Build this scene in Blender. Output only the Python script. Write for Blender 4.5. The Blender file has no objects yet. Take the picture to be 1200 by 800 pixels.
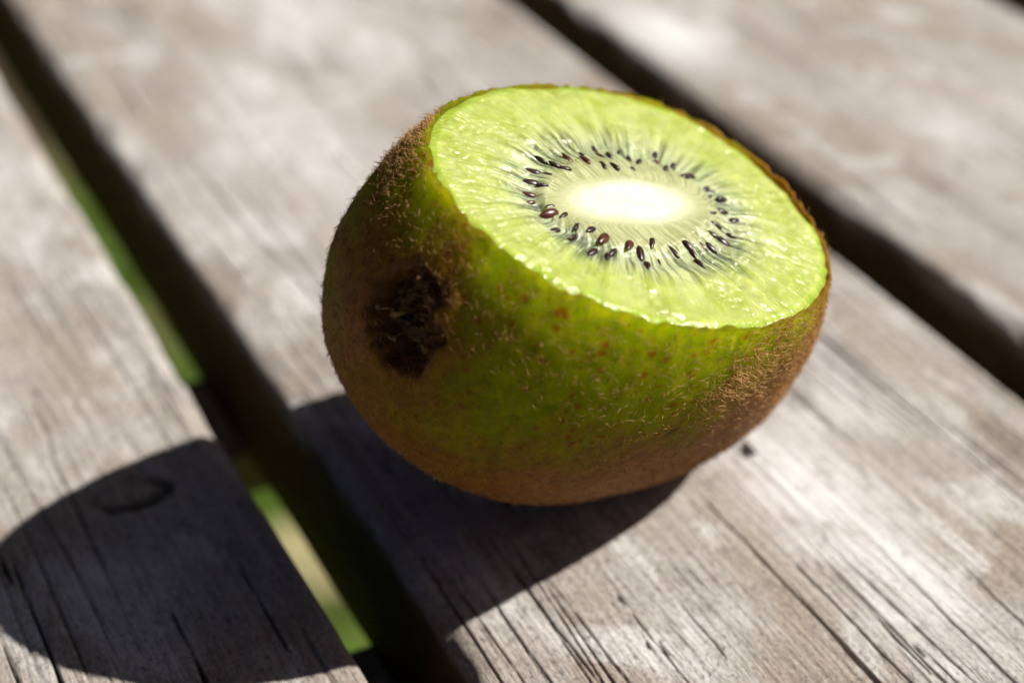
import bpy, bmesh, math, random
import numpy as np
from mathutils import Matrix, Vector, Quaternion

scene = bpy.context.scene
col = scene.collection
UNIT = 0.025                       # modelling unit in metres (about half a kiwi's width)

# ------------------------------------------------------------------ camera
cam_data = bpy.data.cameras.new('camera')
cam = bpy.data.objects.new('camera', cam_data); col.objects.link(cam)
cam.location = (0, 0, 4.8918 * UNIT)
cam.rotation_euler = (math.radians(90 - 34.2157), 0, 0)
cam_data.lens = 60; cam_data.sensor_width = 36
cam_data.clip_start = 0.01; cam_data.clip_end = 200
cam_data.dof.use_dof = True
cam_data.dof.focus_distance = 6.42 * UNIT
cam_data.dof.aperture_fstop = 13.5
scene.camera = cam

# ------------------------------------------------------------------ sky, sun, exposure
SUN_EL, SUN_AZ = 46.1, 4.7         # azimuth counter-clockwise from +x
world = bpy.data.worlds.new('World'); scene.world = world; world.use_nodes = True
wt = world.node_tree; bg = wt.nodes['Background']
sky = wt.nodes.new('ShaderNodeTexSky'); sky.sky_type = 'NISHITA'; sky.sun_disc = False
sky.sun_elevation = math.radians(SUN_EL); sky.sun_rotation = math.radians(90 - SUN_AZ)
wt.links.new(sky.outputs[0], bg.inputs[0]); bg.inputs[1].default_value = 0.05
sky.altitude = 800; sky.air_density = 0.13; sky.dust_density = 1.9; sky.ozone_density = 0.0
sun_data = bpy.data.lights.new('sun', 'SUN'); sun_data.energy = 5.0
sun_data.angle = math.radians(0.53); sun_data.color = (1.0, 0.955, 0.89)
sun = bpy.data.objects.new('sun', sun_data); col.objects.link(sun)
_el, _az = math.radians(SUN_EL), math.radians(SUN_AZ)
SUN_DIR = Vector((math.cos(_el) * math.cos(_az), math.cos(_el) * math.sin(_az), math.sin(_el)))
sun.rotation_euler = SUN_DIR.to_track_quat('Z', 'Y').to_euler(); sun.location = SUN_DIR * 3
vs = scene.view_settings
vs.view_transform = 'Standard'; vs.look = 'None'; vs.gamma = 1; vs.exposure = 0.50; vs.use_curve_mapping = False
scene.render.engine = 'CYCLES'
cy = scene.cycles
cy.use_denoising = True; cy.max_bounces = 10; cy.diffuse_bounces = 6; cy.glossy_bounces = 4
cy.transmission_bounces = 6; cy.caustics_reflective = False; cy.caustics_refractive = False
cy.sample_clamp_indirect = 8

# ------------------------------------------------------------------ noise and helpers
def _hash(ix, iy, iz, s):
    h = (ix.astype(np.int64) * 374761393 + iy.astype(np.int64) * 668265263 + iz.astype(np.int64) * 2147483647 + s * 1274126177) & 0xffffffff
    h = ((h ^ (h >> 13)) * 1274126177) & 0xffffffff
    h = ((h ^ (h >> 16)) * 2246822519) & 0xffffffff
    return ((h ^ (h >> 15)) & 0xffffff) / float(0x1000000)
def vn2(x, y, s=0):
    x, y = np.broadcast_arrays(np.asarray(x, float), np.asarray(y, float))
    ix, iy = np.floor(x), np.floor(y); fx, fy = x - ix, y - iy
    fx = fx * fx * (3 - 2 * fx); fy = fy * fy * (3 - 2 * fy); z = np.zeros_like(ix)
    a = _hash(ix, iy, z, s); b = _hash(ix + 1, iy, z, s); c = _hash(ix, iy + 1, z, s); d = _hash(ix + 1, iy + 1, z, s)
    return (a * (1 - fx) + b * fx) * (1 - fy) + (c * (1 - fx) + d * fx) * fy
def vn3(p, s=0):
    p = np.asarray(p, float); i = np.floor(p); f = p - i; f = f * f * (3 - 2 * f); r = 0
    for dx in (0, 1):
        for dy in (0, 1):
            for dz in (0, 1):
                w = (f[..., 0] if dx else 1 - f[..., 0]) * (f[..., 1] if dy else 1 - f[..., 1]) * (f[..., 2] if dz else 1 - f[..., 2])
                r = r + w * _hash(i[..., 0] + dx, i[..., 1] + dy, i[..., 2] + dz, s)
    return r
def sstep(a, b, x):
    t = np.clip((x - a) / (b - a), 0, 1); return t * t * (3 - 2 * t)

def tag(o, label=None, cat=None, group=None, kind=None):
    for k, v in (('label', label), ('category', cat), ('group', group), ('kind', kind)):
        if v: o[k] = v
    return o
def empty(name, loc=(0, 0, 0), rz=0):
    o = bpy.data.objects.new(name, None); o.empty_display_size = 0.01
    o.location = loc; o.rotation_euler = (0, 0, rz); col.objects.link(o); return o
def mesh_np(name, V, F, mat, smooth=True, attrs=None):
    me = bpy.data.meshes.new(name)
    V = np.asarray(V, np.float32)
    if isinstance(F, np.ndarray):
        n, k = F.shape
        me.vertices.add(len(V)); me.vertices.foreach_set('co', V.ravel())
        me.loops.add(n * k); me.loops.foreach_set('vertex_index', F.astype(np.int32).ravel())
        me.polygons.add(n); me.polygons.foreach_set('loop_start', np.arange(0, n * k, k, dtype=np.int32))
        me.update(calc_edges=True); me.validate()
    else:
        me.from_pydata(V.tolist(), [], [list(map(int, f)) for f in F]); me.update()
    if smooth: me.polygons.foreach_set('use_smooth', np.ones(len(me.polygons), bool))
    for an, (typ, arr) in (attrs or {}).items():
        a = me.attributes.new(an, typ, 'POINT')
        a.data.foreach_set('vector' if typ == 'FLOAT_VECTOR' else 'value', np.asarray(arr, np.float32).ravel())
    if mat: me.materials.append(mat)
    return me
def link(name, me, parent=None, m=None):
    o = bpy.data.objects.new(name, me); col.objects.link(o)
    if parent: o.parent = parent
    if m is not None: o.matrix_local = m
    return o
def grid_faces(r, c, wrap=False):
    i = np.arange(r - 1)[:, None]; cc = c if wrap else c - 1
    j = np.arange(cc)[None]; j2 = (j + 1) % c
    return np.stack([i * c + j, i * c + j2, (i + 1) * c + j2, (i + 1) * c + j], -1).reshape(-1, 4)

# material building helpers
class MT:
    def __init__(s, name):
        s.m = bpy.data.materials.new(name); s.m.use_nodes = True; s.t = s.m.node_tree
        s.t.nodes.clear(); s.out = s.t.nodes.new('ShaderNodeOutputMaterial')
    def n(s, typ, ins=None, **props):
        nd = s.t.nodes.new('ShaderNode' + typ)
        for k, v in props.items(): setattr(nd, k, v)
        for k, v in (ins or {}).items(): s.set(nd.inputs[k], v)
        return nd
    def set(s, sock, v):
        if hasattr(v, 'is_output'): s.t.links.new(v, sock)
        elif hasattr(v, 'outputs'): s.t.links.new(v.outputs[0], sock)
        else:
            if sock.type == 'RGBA' and len(v) == 3: v = (*v, 1)
            sock.default_value = v
    def math(s, op, a, b=None, c=None, clamp=False):
        nd = s.t.nodes.new('ShaderNodeMath'); nd.operation = op; nd.use_clamp = clamp
        for i, v in enumerate((a, b, c)):
            if v is not None: s.set(nd.inputs[i], v)
        return nd.outputs[0]
    def map(s, v, a, b, c=0., d=1., smooth=True):
        nd = s.t.nodes.new('ShaderNodeMapRange'); nd.interpolation_type = 'SMOOTHSTEP' if smooth else 'LINEAR'
        for i, x in enumerate((v, a, b, c, d)): s.set(nd.inputs[i], x)
        return nd.outputs[0]
    def mix(s, f, a, b, blend='MIX'):
        nd = s.t.nodes.new('ShaderNodeMix'); nd.data_type = 'RGBA'; nd.blend_type = blend
        s.set(nd.inputs[0], f); s.set(nd.inputs[6], a); s.set(nd.inputs[7], b); return nd.outputs[2]
    def noise(s, vec, scale, detail=3, rough=.55, dist=0):
        nd = s.n('TexNoise', {'Vector': vec, 'Scale': scale, 'Detail': detail, 'Roughness': rough, 'Distortion': dist})
        return nd.outputs['Fac']
    def scl(s, vec, sx, sy, sz, off=(0, 0, 0)):
        return s.n('Mapping', {'Vector': vec, 'Scale': (sx, sy, sz), 'Location': off}).outputs[0]
    def attr(s, name, vec=False):
        nd = s.n('Attribute', attribute_name=name); return nd.outputs['Vector' if vec else 'Fac']
    def bump(s, h, dist, strength=1., normal=None):
        ins = {'Height': h, 'Distance': dist, 'Strength': strength}
        if normal is not None: ins['Normal'] = normal
        return s.n('Bump', ins).outputs[0]
    def done(s, shader): s.set(s.out.inputs['Surface'], shader); return s.m

# ------------------------------------------------------------------ materials
def wood_material():
    M = MT('weathered_wood')
    co = M.n('TexCoord').outputs['Object']
    wob = M.noise(M.scl(co, 40, 14, 40), 1, 2)
    cw = M.n('VectorMath', {0: co, 1: M.n('CombineXYZ', {'X': M.math('MULTIPLY', M.math('SUBTRACT', wob, .5), .006)}).outputs[0]}, operation='ADD').outputs[0]
    patch = M.noise(M.scl(co, 62, 34, 62), 1, 4, .6, .6)
    patch2 = M.noise(M.scl(co, 105, 62, 105, (3, 7, 1)), 1, 5, .62, .5)
    patch3 = M.noise(M.scl(co, 420, 230, 420, (5, 2, 9)), 1, 5, .65, .4)
    rings = M.noise(M.scl(cw, 330, 11, 330), 1, 3, .6)
    fibre = M.noise(M.scl(cw, 2100, 120, 2100), 1, 4, .7)
    fibre2 = M.noise(M.scl(cw, 4200, 620, 4200), 1, 3, .7)
    speck = M.noise(M.scl(co, 2100, 1300, 2100), 1, 6, .8)
    c = M.mix(M.map(patch, .36, .64), (.35, .292, .245), (.455, .43, .402))
    c = M.mix(M.map(patch2, .49, .66), c, (.61, .59, .565))
    c = M.mix(M.math('MULTIPLY', M.map(patch2, .44, .28), .6), c, (.27, .225, .195))
    c = M.mix(M.math('MULTIPLY', M.map(patch3, .52, .70), .5), c, (.24, .20, .175))
    c = M.mix(M.math('MULTIPLY', M.map(rings, .60, .74), .15), c, (.21, .165, .13))
    c = M.mix(M.math('MULTIPLY', M.map(fibre, .57, .72), .5), c, (.135, .105, .085))
    c = M.mix(M.math('MULTIPLY', M.map(fibre2, .55, .70), .6), c, (.14, .112, .09))
    c = M.mix(M.math('MULTIPLY', M.map(speck, .52, .64), .85), c, (.105, .085, .07))
    c = M.mix(M.math('MULTIPLY', M.map(speck, .47, .33), .5), c, (.70, .65, .60))
    c = M.mix(M.math('MULTIPLY', M.attr('stain'), M.map(patch3, .85, .45)), c, (.77, .765, .76))
    c = M.mix(M.attr('crack'), c, (.030, .021, .015))
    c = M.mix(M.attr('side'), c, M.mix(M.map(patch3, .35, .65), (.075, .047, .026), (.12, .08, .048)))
    hgt = M.math('ADD', M.math('ADD', M.math('MULTIPLY', fibre, -1.), M.math('MULTIPLY', fibre2, -.6)), M.math('MULTIPLY', speck, .5))
    nrm = M.bump(hgt, .00036, 1.)
    b = M.n('BsdfPrincipled', {'Base Color': c, 'Roughness': .78, 'Specular IOR Level': .25, 'Normal': nrm})
    return M.done(b)

def flesh_material(name, sss):
    M = MT(name)
    pol = M.attr('pol', True)                     # (cos, sin, radius 0..1) round the core
    s = M.n('SeparateXYZ', {0: pol}).outputs[2]
    co = M.n('TexCoord').outputs['Object']
    ray = M.noise(M.scl(pol, 9, 9, 1.6), 1, 2, .55)
    ray2 = M.noise(M.scl(pol, 26, 26, 3.5, (4, 1, 2)), 1, 3, .6)
    gran = M.noise(co, 1500, 4, .6)
    gran2 = M.noise(co, 420, 3, .55)
    soft = M.noise(co, 130, 3, .55)
    outer = M.mix(M.map(gran2, .35, .65), (.345, .405, .078), (.43, .475, .145))
    outer = M.mix(M.math('MULTIPLY', M.map(soft, .48, .30), .55), outer, (.30, .395, .05))
    outer = M.mix(M.math('MULTIPLY', M.map(gran, .5, .72), .5), outer, (.48, .525, .26))
    outer = M.mix(M.math('MULTIPLY', M.map(ray, .45, .62), M.map(s, .96, .6)), outer, (.46, .51, .21))
    rimc = M.mix(M.map(gran2, .4, .6), (.28, .41, .04), (.38, .47, .07))
    outer = M.mix(M.map(s, .92, .995), outer, rimc)
    loc = M.mix(M.map(ray2, .42, .58), (.115, .14, .07), (.44, .49, .25))
    loc = M.mix(M.math('MULTIPLY', M.map(ray, .5, .64), .8), loc, (.53, .58, .32))
    inner = M.mix(M.map(ray2, .40, .60), (.28, .30, .13), (.43, .44, .23))
    c = M.mix(M.map(M.math('ADD', s, M.math('MULTIPLY', M.math('SUBTRACT', ray, .5), .22)), .55, .74), loc, outer)
    c = M.mix(M.map(s, .42, .50), inner, c)
    core = M.mix(M.map(gran2, .3, .7), (.70, .70, .48), (.76, .76, .56))
    cs_ = M.math('ADD', s, M.math('MULTIPLY', M.math('SUBTRACT', ray2, .5), M.map(s, .15, .34, 0., .26)))
    c = M.mix(M.map(cs_, .16, .345), core, c)
    c = M.mix(M.map(s, 1.0, 1.5), c, (.74, .78, .06))
    cell = M.n('TexVoronoi', {'Vector': co, 'Scale': 1350, 'Randomness': 1, 'Smoothness': .35}, feature='SMOOTH_F1').outputs['Distance']
    hg = M.math('ADD', M.math('MULTIPLY', gran, .22), M.math('MULTIPLY', ray2, M.map(s, .32, .44, 0., .8)))
    wetm = M.math('MULTIPLY', M.map(soft, .47, .62), M.map(s, .36, .5))
    hg = M.math('SUBTRACT', hg, M.math('MULTIPLY', cell, M.math('ADD', M.math('MULTIPLY', wetm, .9), .06)))
    nrm = M.bump(hg, .00040, 1.)
    wet = M.noise(co, 700, 3, .6)
    ro = M.map(M.math('ADD', wet, M.math('MULTIPLY', wetm, -.18)), .30, .65, .05, .26)
    b = M.n('BsdfPrincipled', {'Base Color': c, 'Roughness': ro, 'IOR': 1.4, 'Specular IOR Level': .6,
                              'Normal': nrm, 'Subsurface Weight': M.math('MULTIPLY', M.map(s, .36, .62), sss), 'Subsurface Radius': (1.0, .95, .25), 'Subsurface Scale': .0032})
    return M.done(b)

def skin_material():
    M = MT('kiwi_skin')
    co = M.n('TexCoord').outputs['Object']
    pit = M.attr('pit'); brown = M.attr('brown')
    n1 = M.noise(co, 170, 4, .6); n2 = M.noise(co, 900, 4, .65); n3 = M.noise(co, 2600, 3, .6)
    bmask = M.map(M.math('ADD', M.math('MULTIPLY', M.math('SUBTRACT', n1, .5), .9), brown), .15, .85)
    c = M.mix(M.map(n2, .35, .68), (.175, .185, .012), (.25, .228, .02))
    c = M.mix(bmask, c, M.mix(M.map(n2, .35, .65), (.19, .075, .009), (.27, .118, .016)))
    sp = M.n('TexVoronoi', {'Vector': co, 'Scale': 620, 'Randomness': 1}, feature='F1')
    spot = M.math('MULTIPLY', M.map(M.math('ADD', sp.outputs['Distance'], M.math('MULTIPLY', M.math('SUBTRACT', n3, .5), .35)), .30, .14), M.map(n1, .36, .52))
    c = M.mix(M.math('MULTIPLY', spot, .8), c, (.20, .065, .018))
    sp2 = M.n('TexVoronoi', {'Vector': co, 'Scale': 1250, 'Randomness': 1}, feature='F1').outputs['Distance']
    c = M.mix(M.math('MULTIPLY', M.math('MULTIPLY', M.map(sp2, .26, .12), M.map(n2, .44, .56)), .7), c, (.17, .06, .015))
    c = M.mix(M.math('MULTIPLY', M.map(n3, .55, .75), .45), c, (.09, .055, .018))
    c = M.mix(M.map(M.math('ADD', pit, M.math('MULTIPLY', M.math('SUBTRACT', n2, .5), 1.2)), .25, .6), c, M.mix(n3, (.19, .085, .028), (.055, .027, .012)))
    nrm = M.bump(M.math('ADD', n2, M.math('MULTIPLY', n3, .5)), .00025, .6)
    d = M.n('BsdfPrincipled', {'Base Color': c, 'Roughness': .6, 'Specular IOR Level': .12, 'Normal': nrm})
    rim_glow = M.attr('rim_glow')                        # glow painted into the peel's tint, strongest next to the knife cut
    tc = M.mix(1., c, M.mix(rim_glow, (2.6, 2.9, .35), (3.7, 4.1, .5)), 'MULTIPLY')
    t = M.n('BsdfTranslucent', {'Color': tc})
    f = M.math('MULTIPLY', M.math('SUBTRACT', 1., M.math('MULTIPLY', pit, .9)), .82)
    f = M.math('MULTIPLY', f, M.math('SUBTRACT', 1., M.math('MULTIPLY', bmask, .70)))
    return M.done(M.n('MixShader', {0: f, 1: d, 2: t}))

def simple(name, base, rough=.6, spec=.3, var=None, scale=800, trans=None, bump=0, attr=None):
    M = MT(name); co = M.n('TexCoord').outputs['Object']; c = base
    nz = M.noise(co, scale, 3, .6)
    if var: c = M.mix(M.map(nz, .32, .68), base, var)
    ins = {'Base Color': c, 'Roughness': rough, 'Specular IOR Level': spec}
    if bump: ins['Normal'] = M.bump(nz, bump)
    b = M.n('BsdfPrincipled', ins)
    if trans:
        t = M.n('BsdfTranslucent', {'Color': trans[1]}); b = M.n('MixShader', {0: trans[0], 1: b, 2: t})
    return M.done(b)

def fuzz_material():
    M = MT('kiwi_fuzz'); r = M.attr('tone')
    c = M.mix(r, (.26, .095, .022), (.70, .46, .19))
    b = M.n('BsdfPrincipled', {'Base Color': c, 'Roughness': .5, 'Specular IOR Level': .3})
    t = M.n('BsdfTranslucent', {'Color': M.mix(1., c, (1.2, 1.1, .9), 'MULTIPLY')})
    return M.done(M.n('MixShader', {0: .4, 1: b, 2: t}))

def lawn_material():
    M = MT('lawn_soil'); co = M.n('TexCoord').outputs['Object']
    a = M.noise(co, 5, 4, .6); b_ = M.noise(co, 60, 3, .6)
    c = M.mix(M.map(b_, .35, .65), (.055, .10, .012), (.10, .15, .025))
    sx = M.n('SeparateXYZ', {0: co})
    c = M.mix(M.map(a, .54, .62), c, (.24, .19, .10))
    dd = M.math('SQRT', M.math('ADD', M.math('POWER', M.math('DIVIDE', M.math('ADD', sx.outputs[0], .14), .055), 2.), M.math('POWER', M.math('DIVIDE', M.math('SUBTRACT', sx.outputs[1], .935), .042), 2.)))
    c = M.mix(M.map(dd, 1.1, .8), c, (.34, .30, .16))
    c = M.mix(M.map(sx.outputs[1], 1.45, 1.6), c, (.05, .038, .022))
    return M.done(M.n('BsdfPrincipled', {'Base Color': c, 'Roughness': .9, 'Specular IOR Level': .1}))

WOOD = wood_material(); FLESH = flesh_material('kiwi_flesh', 1.); PITH = flesh_material('kiwi_core', 0.); SKIN = skin_material(); FUZZ = fuzz_material()
SEED = simple('seed_black', (.016, .009, .010), .30, .45, (.04, .016, .014), 900)
SEED_RED = simple('seed_red_brown', (.11, .03, .012), .30, .45, (.045, .015, .010), 900)
STEM = simple('dry_stem', (.05, .026, .012), .8, .2, (.13, .075, .035), 1400, bump=.0003)
SEPAL = simple('dry_sepal', (.11, .06, .026), .75, .2, (.27, .165, .075), 1100, trans=(.25, (.25, .15, .06)), bump=.0002)
LAWN = lawn_material()
GRASS = simple('grass_blade', (.045, .095, .012), .5, .3, (.085, .13, .022), 30, trans=(.35, (.16, .28, .02)))

# ------------------------------------------------------------------ lawn under the table
GZ = -0.70
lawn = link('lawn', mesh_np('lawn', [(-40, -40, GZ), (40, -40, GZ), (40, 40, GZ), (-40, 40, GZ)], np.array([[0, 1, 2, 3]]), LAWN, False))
tag(lawn, 'sunlit lawn seen through the gap between the planks', 'lawn', kind='structure')
rng = np.random.default_rng(5)
ng = 26000
gx = rng.uniform(-1.6, .8, ng); gy = rng.uniform(.3, 2.6, ng)
keep = (vn2(gx * 5, gy * 5, 3) > .33) & (np.hypot((gx + .14) / .05, (gy - .935) / .038) > 1) & (gy < 1.5); gx, gy = gx[keep], gy[keep]; ng = len(gx)
ga = rng.uniform(0, 2 * np.pi, ng); gh = rng.uniform(.025, .06, ng); gb = rng.uniform(.2, .9, ng)
dx, dy = np.cos(ga), np.sin(ga); w = rng.uniform(.0014, .0026, ng)
b0 = np.stack([gx - dy * w, gy + dx * w, np.full(ng, GZ)], -1); b1 = np.stack([gx + dy * w, gy - dx * w, np.full(ng, GZ)], -1)
off = np.stack([dx * gh * gb * .35, dy * gh * gb * .35, gh * .6], -1)
off2 = np.stack([dx * gh * gb, dy * gh * gb, gh], -1)
V = np.stack([b0, b1, b0 * .85 + b1 * .15 + off, b1 * .85 + b0 * .15 + off, (b0 + b1) / 2 + off2], 1).reshape(-1, 3)
k = np.arange(ng)[:, None] * 5
F = np.concatenate([k + [0, 1, 3], k + [0, 3, 2], k + [2, 3, 4]])
grass = link('grass', mesh_np('grass', V, F, GRASS, False))
tag(grass, 'short green grass blades growing on the lawn below the table', 'grass', kind='stuff')

# ------------------------------------------------------------------ table of weathered planks
PHI = math.atan2(.45913, .88837)
table = empty('wooden_table', (0, 0, 0), PHI)
tag(table, 'weathered grey wooden table of spaced planks under the cut kiwi', 'table')
THK = 0.84                                        # plank thickness in units

def make_plank(u0, u1, v0, v1, du, dv, cracks, stains, pits, seed, fine=(2.4, 12.5)):
    U = UNIT; w = u1 - u0; r = .075
    ue = np.concatenate([[0, .004, .012, .022, .036, .054, .075], np.arange(.075 + du, w - .075, du), w - np.array([.075, .054, .036, .022, .012, .004, 0])])
    nt = len(ue); nside = 7
    zs = np.linspace(-THK, -r, nside)[:-1]
    uu = np.concatenate([np.zeros(nside - 1), ue, np.full(nside - 1, w)])
    side = np.concatenate([np.ones(nside - 1), np.zeros(nt), np.ones(nside - 1)])
    e = np.minimum(ue, w - ue); prof = np.where(e < r, -(r - np.sqrt(np.maximum(r * r - (r - e) ** 2, 0))), 0)
    zz = np.concatenate([zs, prof, zs[::-1]])
    vv = np.concatenate([np.linspace(v0, fine[0], max(2, int((fine[0] - v0) / .25)))[:-1], np.arange(fine[0], fine[1], dv), np.linspace(fine[1], v1, max(2, int((v1 - fine[1]) / .3)))])
    Ug, Vg = np.meshgrid(uu + u0, vv); Zg = np.repeat(zz[None], len(vv), 0).copy(); Sg = np.repeat(side[None], len(vv), 0)
    top = 1 - Sg
    up = Ug + .05 * (vn2(Vg * .35, Ug * .8, seed) - .5) * 4
    h = .007 * (vn2(up * 8, Vg * .2, seed + 1) - .5) + .006 * (vn2(up * 24, Vg * .7, seed + 2) - .5) + .006 * (vn2(up * 55, Vg * 2.2, seed + 3) - .5) + .012 * (vn2(Ug * 1.7, Vg * .6, seed + 4) - .5)
    cr = np.zeros_like(Ug)
    # hairline splits that follow the grain
    for q, (fu, fv, wd, dep) in enumerate(((7.5, .12, .018, .018), (13., .22, .022, .014), (21., .4, .022, .010))):
        nz = vn2(up * fu, Vg * fv, seed + 10 + q); msk = sstep(.66, .80, vn2(Ug * 3.2, Vg * .9, seed + 20 + q))
        gr = np.abs(np.gradient(nz, axis=1) / np.maximum(np.gradient(Ug, axis=1), 1e-4)); dist = np.abs(nz - .5) / np.maximum(gr, 1.2)
        g = np.exp(-(dist / max(.0042, .62 * du)) ** 2) * msk; h -= dep * g; cr = np.maximum(cr, .52 * g)
    for (cu, ca, cb, wd, dep) in cracks:              # larger splits: across, start, end, half width, depth
        mid = cu + .012 * (vn2(Vg * 2.2, np.full_like(Vg, cu), seed + 40) - .5) + .006 * (vn2(Vg * 9, np.full_like(Vg, cu * 3), seed + 41) - .5)
        t = np.clip((Vg - ca) / (cb - ca), 0, 1)        # ca: fine end, cb: wide end
        inside = ((Vg - ca) * (Vg - cb) <= 0)
        ww = wd * np.minimum(1, t * 1.6 + .06) * np.minimum(1, (1 - t) * 8 + .05) * (.65 + .7 * vn2(Vg * 5, Ug * 0 + cu, seed + 42))
        g = np.exp(-((Ug - mid) / np.maximum(ww * .72, .0034)) ** 4) * inside * np.clip(t * 5, 0, 1)
        h -= dep * g; cr = np.maximum(cr, g * np.clip(ww / .008, .35, 1))
    st = np.zeros_like(Ug)
    for (su, sv, ru, rv, a) in stains:
        st = np.maximum(st, a * np.exp(-((Ug - su) / ru) ** 2 - ((Vg - sv) / rv) ** 2))
    for (pu, pv, ru, rv, dep, dark) in pits:
        rr = np.sqrt(((Ug - pu) / ru) ** 2 + ((Vg - pv) / rv) ** 2) + .25 * (vn2(Ug * 20, Vg * 20, seed + 50) - .5)
        g = 1 - sstep(.75, 1.05, rr); h -= dep * g; cr = np.maximum(cr, dark * (1 - sstep(.9, 1.15, rr))) if dark else cr * sstep(.8, 1.1, rr)
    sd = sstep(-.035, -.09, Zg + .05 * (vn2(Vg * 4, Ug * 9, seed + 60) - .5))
    Zg += h * top
    wear = (vn2(Vg * 1.3, Ug * 0 + seed, seed + 30) - .5) * .05 + (vn2(Vg * 6, Ug * 0 + seed, seed + 31) - .5) * .02 + (vn2(Vg * 22, Zg * 9 + seed, seed + 32) - .5) * .012
    ed_ = np.minimum(Ug - u0, u1 - Ug); edge = 1 - sstep(.03, .11, ed_)
    chip = sstep(.70, .82, vn2(Vg * 3.1, Ug * 0 + (Ug > (u0 + u1) / 2), seed + 35)) * (1 - sstep(.02, .07 + .06 * vn2(Vg * 9, Ug * 14, seed + 36), ed_)) * top
    Zg -= .03 * chip * (.5 + vn2(Vg * 14, Ug * 30, seed + 37))
    Zg += edge * top * np.minimum(wear, 0.004) * 1.0
    Ug = Ug + np.where(Ug < (u0 + u1) / 2, 1, -1) * Sg * (.012 * vn2(Vg * .9, Zg * 5, seed + 33) + .010 * vn2(Vg * 2, Zg * 40, seed + 34))
    P = np.stack([Ug, Vg, Zg], -1).reshape(-1, 3) * U
    nr, nc = Ug.shape
    F = grid_faces(nr, nc, True)
    F = F.tolist() + [list(range(nc))[::-1], [(nr - 1) * nc + j for j in range(nc)]]
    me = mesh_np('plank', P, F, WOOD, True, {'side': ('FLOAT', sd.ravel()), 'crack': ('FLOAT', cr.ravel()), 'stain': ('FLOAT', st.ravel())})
    me.polygons[-1].use_smooth = False; me.polygons[-2].use_smooth = False
    return me

V0, V1 = -7.0, 24.0
mid_cracks = [(3.492, 4.95, 2.0, .0150, .16), (3.604, 4.35, 3.0, .0050, .06), (3.705, 4.25, 3.55, .0055, .05), (3.968, 4.3, 3.1, .0055, .05),
              (4.225, 4.0, 3.2, .0050, .05), (2.255, 4.9, 3.4, .0036, .035), (2.35, 4.75, 3.6, .0036, .03), (2.514, 4.9, 3.6, .0050, .05),
              (2.62, 4.8, 3.5, .0045, .05), (2.825, 4.4, 3.9, .0040, .04), (3.035, 4.36, 4.0, .0060, .05)]
left_cracks = [(.63, 5.95, 4.2, .0095, .12), (1.138, 5.35, 4.6, .007, .06), (.594, 6.05, 5.75, .008, .05), (.48, 5.6, 4.7, .008, .05), (1.49, 5.45, 4.85, .005, .04)]
mid_stains = [(3.95, 4.72, .30, .55, .95), (4.02, 4.2, .13, .5, .85), (3.8, 3.9, .16, .4, .5), (4.6, 5.3, .25, .5, .35), (3.1, 9.0, .5, 1.3, .5), (2.9, 7.3, .3, .6, .35), (4.0, 10.8, .6, 1.3, .45)]
planks = []
specs = [
    (-5.45, -2.06, .05, .12, [], [], [], 11),
    (-1.68, 1.725, .0085, .034, left_cracks, [(.6, 7.6, .4, .9, .45), (1.2, 9.5, .4, 1.0, .5), (.9, 5.6, .12, .2, .35)], [(1.234, 6.09, .18, .11, .03, .8), (1.21, 6.12, .14, .07, -.026, 0)], 23),
    (2.085, 5.30, .0047, .030, mid_cracks, mid_stains, [(3.852, 5.10, .04, .055, .045, .45), (2.83, 4.49, .010, .022, .02, .9), (2.835, 4.15, .011, .025, .02, .8), (3.745, 3.68, .009, .03, .03, .9), (2.79, 4.19, .008, .015, .02, .8)], 37),
    (5.66, 8.50, .022, .06, [], [(5.99, 9.3, .24, .6, 1.0), (6.9, 7.2, .5, .8, .35), (6.6, 10.5, .6, 1.2, .35)], [], 52),
    (8.84, 12.1, .05, .12, [], [], [], 71),
]
for sp in specs:
    u0, u1, du, dv, crk, stn, pts, seed = sp
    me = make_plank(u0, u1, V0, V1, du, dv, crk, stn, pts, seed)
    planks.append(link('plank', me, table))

def box_mesh(name, lo, hi, mat, bev=.02, seg=2):
    bm = bmesh.new(); bmesh.ops.create_cube(bm, size=1)
    for v in bm.verts: v.co = Vector([(lo[i] + hi[i]) / 2 + v.co[i] * (hi[i] - lo[i]) for i in range(3)]) * UNIT
    bmesh.ops.bevel(bm, geom=bm.edges[:], offset=bev * UNIT, segments=seg, affect='EDGES')
    me = bpy.data.meshes.new(name); bm.to_mesh(me); bm.free(); me.materials.append(mat); return me
for (va, vb, dep) in ((3.2, 5.55, 1.2), (7.2, 8.0, .3), (16.0, 18.0, 1.2)):
    link('crossbeam', box_mesh('crossbeam', (-5.3, va, -THK - .004 - dep), (12.0, vb, -THK - .004), WOOD), table)

# ------------------------------------------------------------------ kiwi: fitted egg-shaped body and cut plane
C = np.array([0.32554505, 5.93164599, 1.10843989])
S = np.array([1.19907895, 1.0, 0.91572837])
Q = np.array([[0.4045599920923372, -0.8175334293921857, -0.4098418043876467], [0.6461991841677917, -0.06156653012844249, 0.7606813897732982], [-0.6471150030545963, -0.5725806966645035, 0.5033820801619704]])
CC = np.array([0.0405, -0.0019, 0.0018, 0.0112, -0.0612, 0.0225, -0.0107, 0.0639, -0.0071, -0.1415, -0.0233, 0.003, -0.0158, 0.0622, -0.0167, 0.019])
NRM = np.array([0.39989844, -0.0549483, 0.91491088]); NRM /= np.linalg.norm(NRM)
TX = np.array([0.91629522, 0., -0.40050353]); BY = np.cross(NRM, TX)
K = C + np.array([0.12541481, -0.23313874, 0.54069125])          # centre of the core on the cut
STEMP = C + np.array([-0.7270, -0.8290, 0.4345])       # middle of the stem pit
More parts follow.
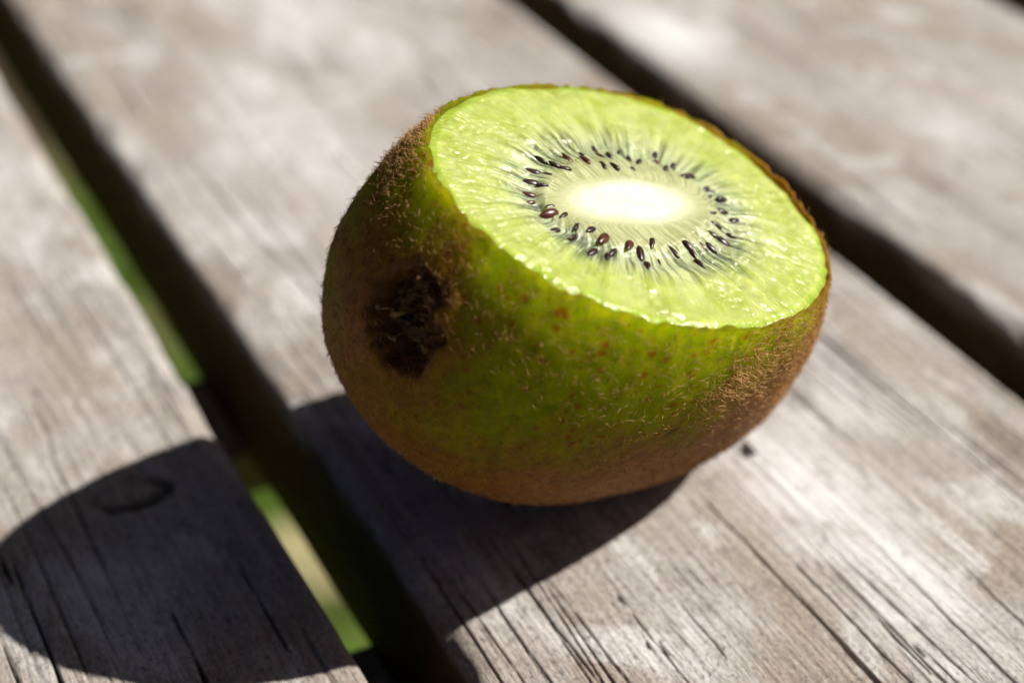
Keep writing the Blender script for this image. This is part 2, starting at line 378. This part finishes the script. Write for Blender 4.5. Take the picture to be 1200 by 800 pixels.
def harm(u):
    x, y, z = u[..., 0], u[..., 1], u[..., 2]
    return np.stack([x * (5 * x * x - 3), y * (5 * y * y - 3), z * (5 * z * z - 3), x * y * z, x * (y * y - z * z), y * (x * x - z * z), z * (x * x - y * y),
                     x ** 4, y ** 4, z ** 4, x * x * y * y, y * y * z * z, x * y * (x * x - y * y), y * z * (y * y - z * z), x * z * (x * x - z * z), x * x * z * z], -1)
def gfun(X):
    q = ((X - C) @ Q) / S; r = np.linalg.norm(q, axis=-1); return r / (1 + harm(q / r[..., None]) @ CC)
def cast(D):
    lo = np.zeros(D.shape[:-1]); hi = np.full(D.shape[:-1], 3.)
    for _ in range(26):
        m = (lo + hi) / 2; ins = gfun(K + m[..., None] * D) < 1
        lo = np.where(ins, m, lo); hi = np.where(ins, hi, m)
    return (lo + hi) / 2
def normal_at(X):
    e = 1e-3; g = np.stack([gfun(X + e * ax) - gfun(X - e * ax) for ax in np.eye(3)], -1)
    return g / np.linalg.norm(g, axis=-1, keepdims=True)
KM = np.eye(4); KM[:3, 0], KM[:3, 1], KM[:3, 2], KM[:3, 3] = TX, BY, NRM, K * UNIT
KMAT = Matrix(KM.tolist())
kiwi = empty('kiwi_half', (C[0] * UNIT, C[1] * UNIT, 0))
tag(kiwi, 'halved green kiwi with fuzzy skin and dark stem pit lying cut side up', 'kiwi')
KLOC = kiwi.matrix_basis.inverted() @ KMAT
def local(P): return np.stack([(P - K) @ TX, (P - K) @ BY, (P - K) @ NRM], -1)   # cut frame, in units

SN = normal_at(STEMP[None])[0]
S1 = np.cross(SN, [0, 0, 1.]); S1 /= np.linalg.norm(S1); S2 = np.cross(SN, S1)
def pit_fields(P):
    d = P - STEMP; a = d @ S1; b = d @ S2
    near = (d @ SN) > -.6
    rr = np.sqrt((a / .180) ** 2 + (b / .212) ** 2)
    rg = rr + .34 * (vn3(P * 12, 7) - .5) + .30 * (vn3(P * 30, 8) - .5)
    depth = np.where(near, .115 * (1 - sstep(.45, 1.05, rg)) - .010 * np.exp(-((rg - 1.12) / .16) ** 2) + .012 * np.exp(-(rr / 1.9) ** 2), 0)
    pit = np.where(near, 1 - sstep(.86, 1.16, rg), 0)
    nk = P - (C + np.array([.2777, -.791, -.1296])); na = nk @ np.array([.875, .34, .34]); nb = nk @ np.array([-.25, -.3, .92])
    ng_ = np.exp(-((na / .040) ** 2 + (nb / .012) ** 2) ** 1.5) * ((nk ** 2).sum(-1) < .04)
    depth = depth + .012 * ng_; pit = np.maximum(pit, .8 * ng_)
    halo = np.where(near, np.exp(-(rr / 1.75) ** 2), 0)
    return depth, pit, halo

# cut-face outline as a function of the angle parameter
def ell(th, a, b, ang, cx, cy):
    c, s_ = np.cos(ang), np.sin(ang); x = a * np.cos(th); y = b * np.sin(th)
    return np.stack([cx + c * x - s_ * y, cy + s_ * x + c * y], -1)
NA = 480
TH = np.linspace(0, 2 * np.pi, NA, endpoint=False); ANG = .70
e_core = ell(TH, .40, .155, .63, 0, 0); e_ring = ell(TH, .465, .31, .72, .012, .016)
rimdir = ell(TH, .92, .76, ANG, 0, 0); rimdir /= np.linalg.norm(rimdir, axis=1, keepdims=True)
D3 = rimdir[:, :1] * TX + rimdir[:, 1:] * BY
RIM = rimdir * cast(D3)[:, None]
def face_xy(s):
    """s: (n,) radial positions -> (n, NA, 2) points on the cut"""
    s = s[:, None, None]
    A = e_core[None] * (s / .34); B_ = e_core + (e_ring - e_core) * (s - .34) / .16; E_ = e_ring + (RIM - e_ring) * (s - .5) / .5
    return np.where(s < .34, A, np.where(s < .5, B_, E_))

# --- flesh: closed solid, finely uneven cut face and smooth outside
INSET = .012
ss = np.concatenate([np.linspace(.012, .34, 24)[:-1], np.linspace(.34, .66, 44)[:-1], np.linspace(.66, 1.0, 50)])
xy = face_xy(ss); xy = xy * (1 - INSET * sstep(.9, 1, ss)[:, None, None] * 1.05)
cs, sn = np.cos(TH)[None] + 0 * ss[:, None], np.sin(TH)[None] + 0 * ss[:, None]; sg = ss[:, None] + 0 * cs
def face_z(xy, cs, sn, sg):
    P2 = np.concatenate([xy, np.zeros(xy.shape[:2] + (1,))], -1)
    gran = vn3(P2 * 55, 1) - .5; gran2 = vn3(P2 * 22, 2) - .5; big = vn3(P2 * 6, 3) - .5
    rayn = vn3(np.stack([cs * 13, sn * 13, sg * 3], -1), 4) - .5
    z = .003 * gran + .009 * gran2 * sstep(.28, .42, sg) + .016 * big + .016 * rayn * sstep(.36, .46, sg) * (1 - sstep(.7, .9, sg))
    return z + .016 * (1 - sstep(.25, 1, sg)) - .020 * np.exp(-((sg - .53) / .07) ** 2) - .012 * sstep(.95, 1, sg)
zf = face_z(xy, cs, sn, sg) - .04 * (1 - sstep(.22, .29, sg))
top_pts = np.concatenate([xy, zf[..., None]], -1)
al = np.linspace(0, 1, 90)[1:] ** 1.0 * (np.pi / 2)
DD = np.cos(al)[:, None, None] * D3[None] - np.sin(al)[:, None, None] * NRM
t = cast(DD); BP = K + DD * t[..., None]; BN = normal_at(BP)
dep, pitm, halo = pit_fields(BP)
FP = BP - BN * INSET - SN * (dep + .0)[..., None]
allp = np.concatenate([[[0, 0, -.05]], top_pts.reshape(-1, 3), local(FP).reshape(-1, 3)])
nr = len(ss) + len(al)
Fq = grid_faces(nr, NA, True) + 1
Ft = np.stack([np.zeros(NA, int), 1 + (np.arange(NA) + 1) % NA, 1 + np.arange(NA)], -1)
me = mesh_np('flesh', allp * UNIT, Fq[:, ::-1].tolist() + Ft[:, ::-1].tolist(), FLESH, True,
             {'pol': ('FLOAT_VECTOR', np.concatenate([[[1, 0, 0]], np.stack([cs, sn, sg], -1).reshape(-1, 3), np.stack([np.repeat(np.cos(TH)[None], len(al), 0), np.repeat(np.sin(TH)[None], len(al), 0), np.full((len(al), NA), 2.)], -1).reshape(-1, 3)]))})
flesh = link('flesh', me, kiwi, KLOC)

# --- skin: thin translucent peel with a turned-in rim
DDs = np.concatenate([D3[None], DD]); BPs = np.concatenate([K + (RIM[:, :1] * TX + RIM[:, 1:] * BY)[None], BP]); BNs = normal_at(BPs)
dep, pitm, halo = pit_fields(BPs)
lump = (vn3(BPs * 7, 21) - .5) * .012 + (vn3(BPs * 18, 22) - .5) * .007 + (vn3(BPs * 60, 23) - .5) * .004
SPt = BPs + BNs * lump[..., None] - SN * dep[..., None]
SL = local(SPt)
lip = (vn2(np.arange(NA) / NA * 60, 0 * TH, 5) - .4) * .020 + (vn2(np.arange(NA) / NA * 170, 0 * TH, 6) - .5) * .018
SL[0, :, 2] += lip
inner = SL[0].copy(); inner[:, :2] *= (1 - .013); inner[:, 2] -= .004
inner2 = SL[0].copy(); inner2[:, :2] *= (1 - .016); inner2[:, 2] = -.05
SV = np.concatenate([[inner2], [inner], SL])
# skin colouring: browner shoulder, blossom end and underside; greener flank
rel = (BPs - C); lat = rel @ Q[:, 0]
hgt = BPs[..., 2] / 2.0
wx = rel[..., 0]
brown = .08 + .75 * halo + .42 * sstep(.35, .95, wx) + .30 * sstep(-.6, -1.0, wx) + .85 * sstep(.72, .24, hgt) + .3 * sstep(.1, .9, rel[..., 1])
dcut = np.abs((BPs - K) @ NRM); rim_glow = np.exp(-dcut / .22); rim_glow = np.concatenate([0 * rim_glow[:1], 0 * rim_glow[:1], rim_glow]); rim_glow[2] = .2  # painted rim glow, fading with distance from the cut
brown = brown - .12 * np.exp(-dcut / .2)  # less brown beside the cut, part of the painted glow
brown = np.concatenate([brown[:1] + .3, brown[:1] + .3, brown]); brown[2] += .2; pitv = np.concatenate([pitm[:1], pitm[:1], pitm])
me = mesh_np('skin', SV.reshape(-1, 3) * UNIT, grid_faces(len(SV), NA, True)[:, ::-1].copy(), SKIN, True, {'rim_glow': ('FLOAT', rim_glow.ravel()), 'brown': ('FLOAT', brown.ravel()), 'pit': ('FLOAT', pitv.ravel())})
skin = link('skin', me, kiwi, KLOC)

# --- core: pale plug in the middle of the cut, edge drawn out in short rays
sc_ = np.linspace(.02, 1, 20); edge = .338 + .02 * (vn2(np.arange(NA) / NA * 46, 0 * TH, 9) - .5)
cx = e_core[None] / .34 * (sc_[:, None] * edge[None])[..., None]
csg = sc_[:, None] * edge[None]
cz = face_z(cx, np.cos(TH)[None] + 0 * csg, np.sin(TH)[None] + 0 * csg, csg) + .002 - .0042 * sstep(.75, 1, sc_)[:, None]
low = np.concatenate([cx[-1:] * .8, np.zeros((1, NA, 1))], -1); low[..., 2] = -.16
allp = np.concatenate([[[0, 0, .016]], np.concatenate([cx, cz[..., None]], -1).reshape(-1, 3), low.reshape(-1, 3), [[0, 0, -.2]]])
Fq = grid_faces(21, NA, True) + 1; last = len(allp) - 1
Fl = Fq[:, ::-1].tolist() + [[0, 1 + i, 1 + (i + 1) % NA] for i in range(NA)] + [[last, 1 + 20 * NA + (i + 1) % NA, 1 + 20 * NA + i] for i in range(NA)]
scol = np.concatenate([(sc_[:, None] * edge[None]), edge[None]])
pol = np.stack([np.repeat(np.cos(TH)[None], 21, 0), np.repeat(np.sin(TH)[None], 21, 0), scol], -1).reshape(-1, 3)
me = mesh_np('core', allp * UNIT, Fl, PITH, True, {'pol': ('FLOAT_VECTOR', np.concatenate([[[1, 0, 0]], pol, [[1, 0, .3]]]))})
core = link('core', me, flesh); core['label'] = 'pale creamy white core'

# --- seeds
def seed_mesh(name, mat):
    V = [(0, 0, 0)] ; nl, ns = 7, 10; vs_ = []
    for i in range(1, nl):
        a = math.pi * i / nl; x = -math.cos(a); r = math.sin(a) ** .9 * (1 - .28 * x)
        for j in range(ns):
            b = 2 * math.pi * j / ns; vs_.append((x * .095, r * .047 * math.cos(b), r * .034 * math.sin(b)))
    V = [(-.095, 0, 0)] + vs_ + [(.105, 0, 0)]; F = []
    for j in range(ns): F.append((0, 1 + (j + 1) % ns, 1 + j)); F.append((len(V) - 1, 1 + (nl - 2) * ns + j, 1 + (nl - 2) * ns + (j + 1) % ns))
    for i in range(nl - 2):
        for j in range(ns): F.append((1 + i * ns + j, 1 + i * ns + (j + 1) % ns, 1 + (i + 1) * ns + (j + 1) % ns, 1 + (i + 1) * ns + j))
    return mesh_np(name, np.array(V) * UNIT, F, mat)
sm, smr = seed_mesh('seed', SEED), seed_mesh('seed', SEED_RED)
seeds = [[-0.261, 0.154], [-0.403, -0.018], [-0.314, 0.054], [-0.285, 0.045], [-0.411, -0.105], [-0.41, -0.173], [-0.409, -0.226], [-0.336, -0.28], [-0.31, -0.353], [-0.236, -0.363], [-0.175, -0.303], [-0.164, -0.415], [-0.125, -0.332], [-0.085, -0.385], [-0.023, -0.314], [0.028, -0.32], [0.074, -0.239], [0.171, -0.203], [0.237, -0.147], [0.259, -0.172], [0.299, -0.088], [0.344, -0.073], [0.415, 0.007], [0.427, 0.32], [0.419, 0.225], [0.358, 0.355], [0.254, 0.347], [0.289, 0.405], [0.214, 0.437], [0.129, 0.403], [0.056, 0.362], [0.01, 0.348], [-0.115, 0.285], [-0.192, 0.183], [-0.119, 0.182], [-0.069, 0.202], [0.017, 0.257], [-0.076, 0.315], [0.479, 0.205], [0.456, 0.076]]
n_main = len(seeds)
rs = random.Random(9)
for slot in range(20):
    for attempt in range(25):
        t_ = (slot + rs.uniform(0, 1)) / 20 * 2 * math.pi; k_ = rs.uniform(.88, 1.17); ca, sa = math.cos(.72), math.sin(.72)
        ex, ey = .465 * k_ * math.cos(t_), .31 * k_ * math.sin(t_); q_ = [.012 + ca * ex - sa * ey, .016 + sa * ex + ca * ey]
        if min(math.hypot(q_[0] - a[0], q_[1] - a[1]) for a in seeds) > .042:
            seeds.append(q_); break
red = {0, 5, 6, 7, 12, 14, 20, 29, 32, 33}
small = {3, 9, 10, 19, 33, 34, 35, 36, 37, 38, 39, 24, 25, 30, 31}
rnd = random.Random(4)
for i, (x, y) in enumerate(seeds):
    o = link('seed', smr if i in red else sm, flesh)
    a = math.atan2(y - .016, x - .012) + rnd.uniform(-.3, .3)
    k_ = rnd.uniform(.24, .34) if i >= n_main else rnd.uniform(.28, .36) if i in small else rnd.uniform(.34, .45)
    zs_ = float(zf.ravel()[((top_pts[..., :2] - np.array([x, y])) ** 2).sum(-1).argmin()])   # rests in the flesh surface
    o.matrix_local = Matrix.Translation(Vector((x, y, zs_ + .002 - .011 * rnd.random())) * UNIT) @ Matrix.Rotation(a, 4, 'Z') @ Matrix.Rotation(rnd.uniform(-.25, .15), 4, 'Y') @ Matrix.Rotation(rnd.uniform(0, 3), 4, 'X') @ Matrix.Scale(k_, 4)

# --- stem scar: woody stub and curled dry sepals in the pit
SM = np.eye(4); SM[:3, 0], SM[:3, 1], SM[:3, 2], SM[:3, 3] = S1, S2, SN, (STEMP - SN * .115) * UNIT
SLOC = kiwi.matrix_basis.inverted() @ Matrix(SM.tolist())
nrr, nss = 9, 28
pv = []
for i in range(nrr):
    r_ = [.02, .045, .06, .085, .10, .115, .12, .13, .15][i]; zb = [.0, .0, .028, .03, .03, .02, .0, -.015, -.04][i]
    for j in range(nss):
        b = 2 * math.pi * j / nss; nz = float(vn2(i * .9, j * .7, 61)) - .5
        pv.append((r_ * math.cos(b) * (1 + .25 * nz), r_ * math.sin(b) * (1 + .25 * nz), zb + .03 * nz))
Fp = grid_faces(nrr, nss, True)[:, ::-1].tolist() + [list(range(nss))]
stem = link('stem_scar', mesh_np('stem_scar', np.array(pv) * UNIT, Fp, STEM, False), kiwi, SLOC)
stem['label'] = 'dark dried stem scar'
for q in range(9):
    b = 2 * math.pi * q / 9 + rnd.uniform(-.5, .5); L = rnd.uniform(.08, .22); wd = rnd.uniform(.008, .022)
    pts = []
    n = 8; lift = rnd.uniform(.5, 1.0); tw = rnd.uniform(-2.2, 2.2); start = rnd.uniform(.10, .20)
    for i in range(n):
        f = i / (n - 1); rr = start - L * (f ** .8) * rnd.uniform(.6, .8); z = .015 + .095 * lift * math.sin(f * 2.3) + rnd.uniform(-.014, .014)
        ww = wd * (1 - f ** 2 * .85) * rnd.uniform(.55, 1.3)
        b += rnd.uniform(-.12, .12)
        for sgn in (-1, 0, 1):
            aa = tw * f
            ly = sgn * ww * math.cos(aa); lz = sgn * ww * math.sin(aa) + (.012 if sgn == 0 else 0)
            pts.append((rr * math.cos(b) - ly * math.sin(b), rr * math.sin(b) + ly * math.cos(b), z + lz))
    m_ = mesh_np('sepal', np.array(pts) * UNIT, grid_faces(n, 3), SEPAL)
    link('sepal', m_, stem)

# --- fuzz: thousands of short hairs on the skin
rng = np.random.default_rng(12)
SW = SPt                                              # skin points in units, world frame
nR, nC = SW.shape[:2]
A4 = np.linalg.norm(np.cross(SW[1:, :] - SW[:-1, :], np.roll(SW[:-1], -1, 1) - SW[:-1]), axis=-1)
hl = halo[:-1]; pt_ = pitm[:-1]
ctr = SW[:-1]; rl = ctr - C
tuft = 0
for (px, py, pz, rad, a) in ((.4386, -.7735, .0449, .10, 2.2), (.56, -.70, .08, .12, 1.6), (.66, -.55, .22, .16, 1.4), (.52, -.72, .20, .08, 1.8), (-.73, -.30, .80, .2, 1.7), (-.62, -.15, .92, .2, 1.7)):
    tuft = tuft + a * np.exp(-((rl - np.array([px, py, pz])) ** 2).sum(-1) / rad ** 2)
wt_ = A4 * (.45 + 1.1 * hl + tuft + .9 * sstep(.4, 1.0, rl[..., 0]) + .6 * vn3(ctr * 5, 77)) * (1 + .9 * pt_)
cdf = np.cumsum(wt_.ravel()); NH = 23000
idx = np.searchsorted(cdf, rng.random(NH) * cdf[-1]); ii, jj = idx // nC, idx % nC; j2 = (jj + 1) % nC
a_, b_ = rng.random(NH)[:, None], rng.random(NH)[:, None]
B0 = (SW[ii, jj] * (1 - a_) + SW[ii + 1, jj] * a_) * (1 - b_) + (SW[ii, j2] * (1 - a_) + SW[ii + 1, j2] * a_) * b_
NN = BNs[ii, jj]
inpit = pitm[ii, jj]
flow = np.cross(NN, Q[:, 0]) * .2 + Q[:, 0] * .5 + np.stack([vn3(B0 * 6, 81), vn3(B0 * 6, 82), vn3(B0 * 6, 83)], -1) * 2.4 - 1.2 + rng.normal(size=(NH, 3)) * 1.15
flow -= NN * (flow * NN).sum(-1, keepdims=True); flow /= np.linalg.norm(flow, axis=-1, keepdims=True)
tf = np.broadcast_to(tuft, wt_.shape)[ii, jj] if not np.isscalar(tuft) else np.zeros(NH)
lift = np.abs(rng.normal(.28, .22, NH)) + .22 * np.minimum(tf, 3) + .6 * inpit * rng.random(NH)
ln = rng.uniform(.015, .042, NH) * (1 + .7 * inpit) * (1 + .16 * np.minimum(tf, 3)); wd = rng.uniform(.0007, .0016, NH) * (1 + .12 * np.minimum(tf, 3))
curl = np.cross(NN, flow) * rng.normal(0, .45, NH)[:, None]
dirs_ = flow * np.cos(lift)[:, None] + NN * np.sin(lift)[:, None]
p0 = B0 - NN * .002; p1 = B0 + dirs_ * (ln * .5)[:, None] + curl * (ln * .18)[:, None]; p2 = B0 + dirs_ * ln[:, None] + curl * (ln * .75)[:, None] - NN * (ln * .18 * rng.uniform(-1, 1.5, NH))[:, None]
sx = np.cross(dirs_, NN); sx /= np.linalg.norm(sx, axis=-1, keepdims=True); sy = np.cross(dirs_, sx)
tri = [(math.cos(q), math.sin(q)) for q in (0, 2.094, 4.189)]
VV = np.stack([p + (sx * c0 + sy * s0) * (wd * k0)[:, None] for p, k0 in ((p0, 1.), (p1, .85)) for c0, s0 in tri] + [p2], 1)
HV = local(VV.reshape(-1, 3)) * UNIT
k = np.arange(NH)[:, None] * 7; FF = []
for q in range(3):
    r_ = (q + 1) % 3; FF += [k + [q, r_, 3 + r_], k + [q, 3 + r_, 3 + q], k + [3 + q, 3 + r_, 6]]
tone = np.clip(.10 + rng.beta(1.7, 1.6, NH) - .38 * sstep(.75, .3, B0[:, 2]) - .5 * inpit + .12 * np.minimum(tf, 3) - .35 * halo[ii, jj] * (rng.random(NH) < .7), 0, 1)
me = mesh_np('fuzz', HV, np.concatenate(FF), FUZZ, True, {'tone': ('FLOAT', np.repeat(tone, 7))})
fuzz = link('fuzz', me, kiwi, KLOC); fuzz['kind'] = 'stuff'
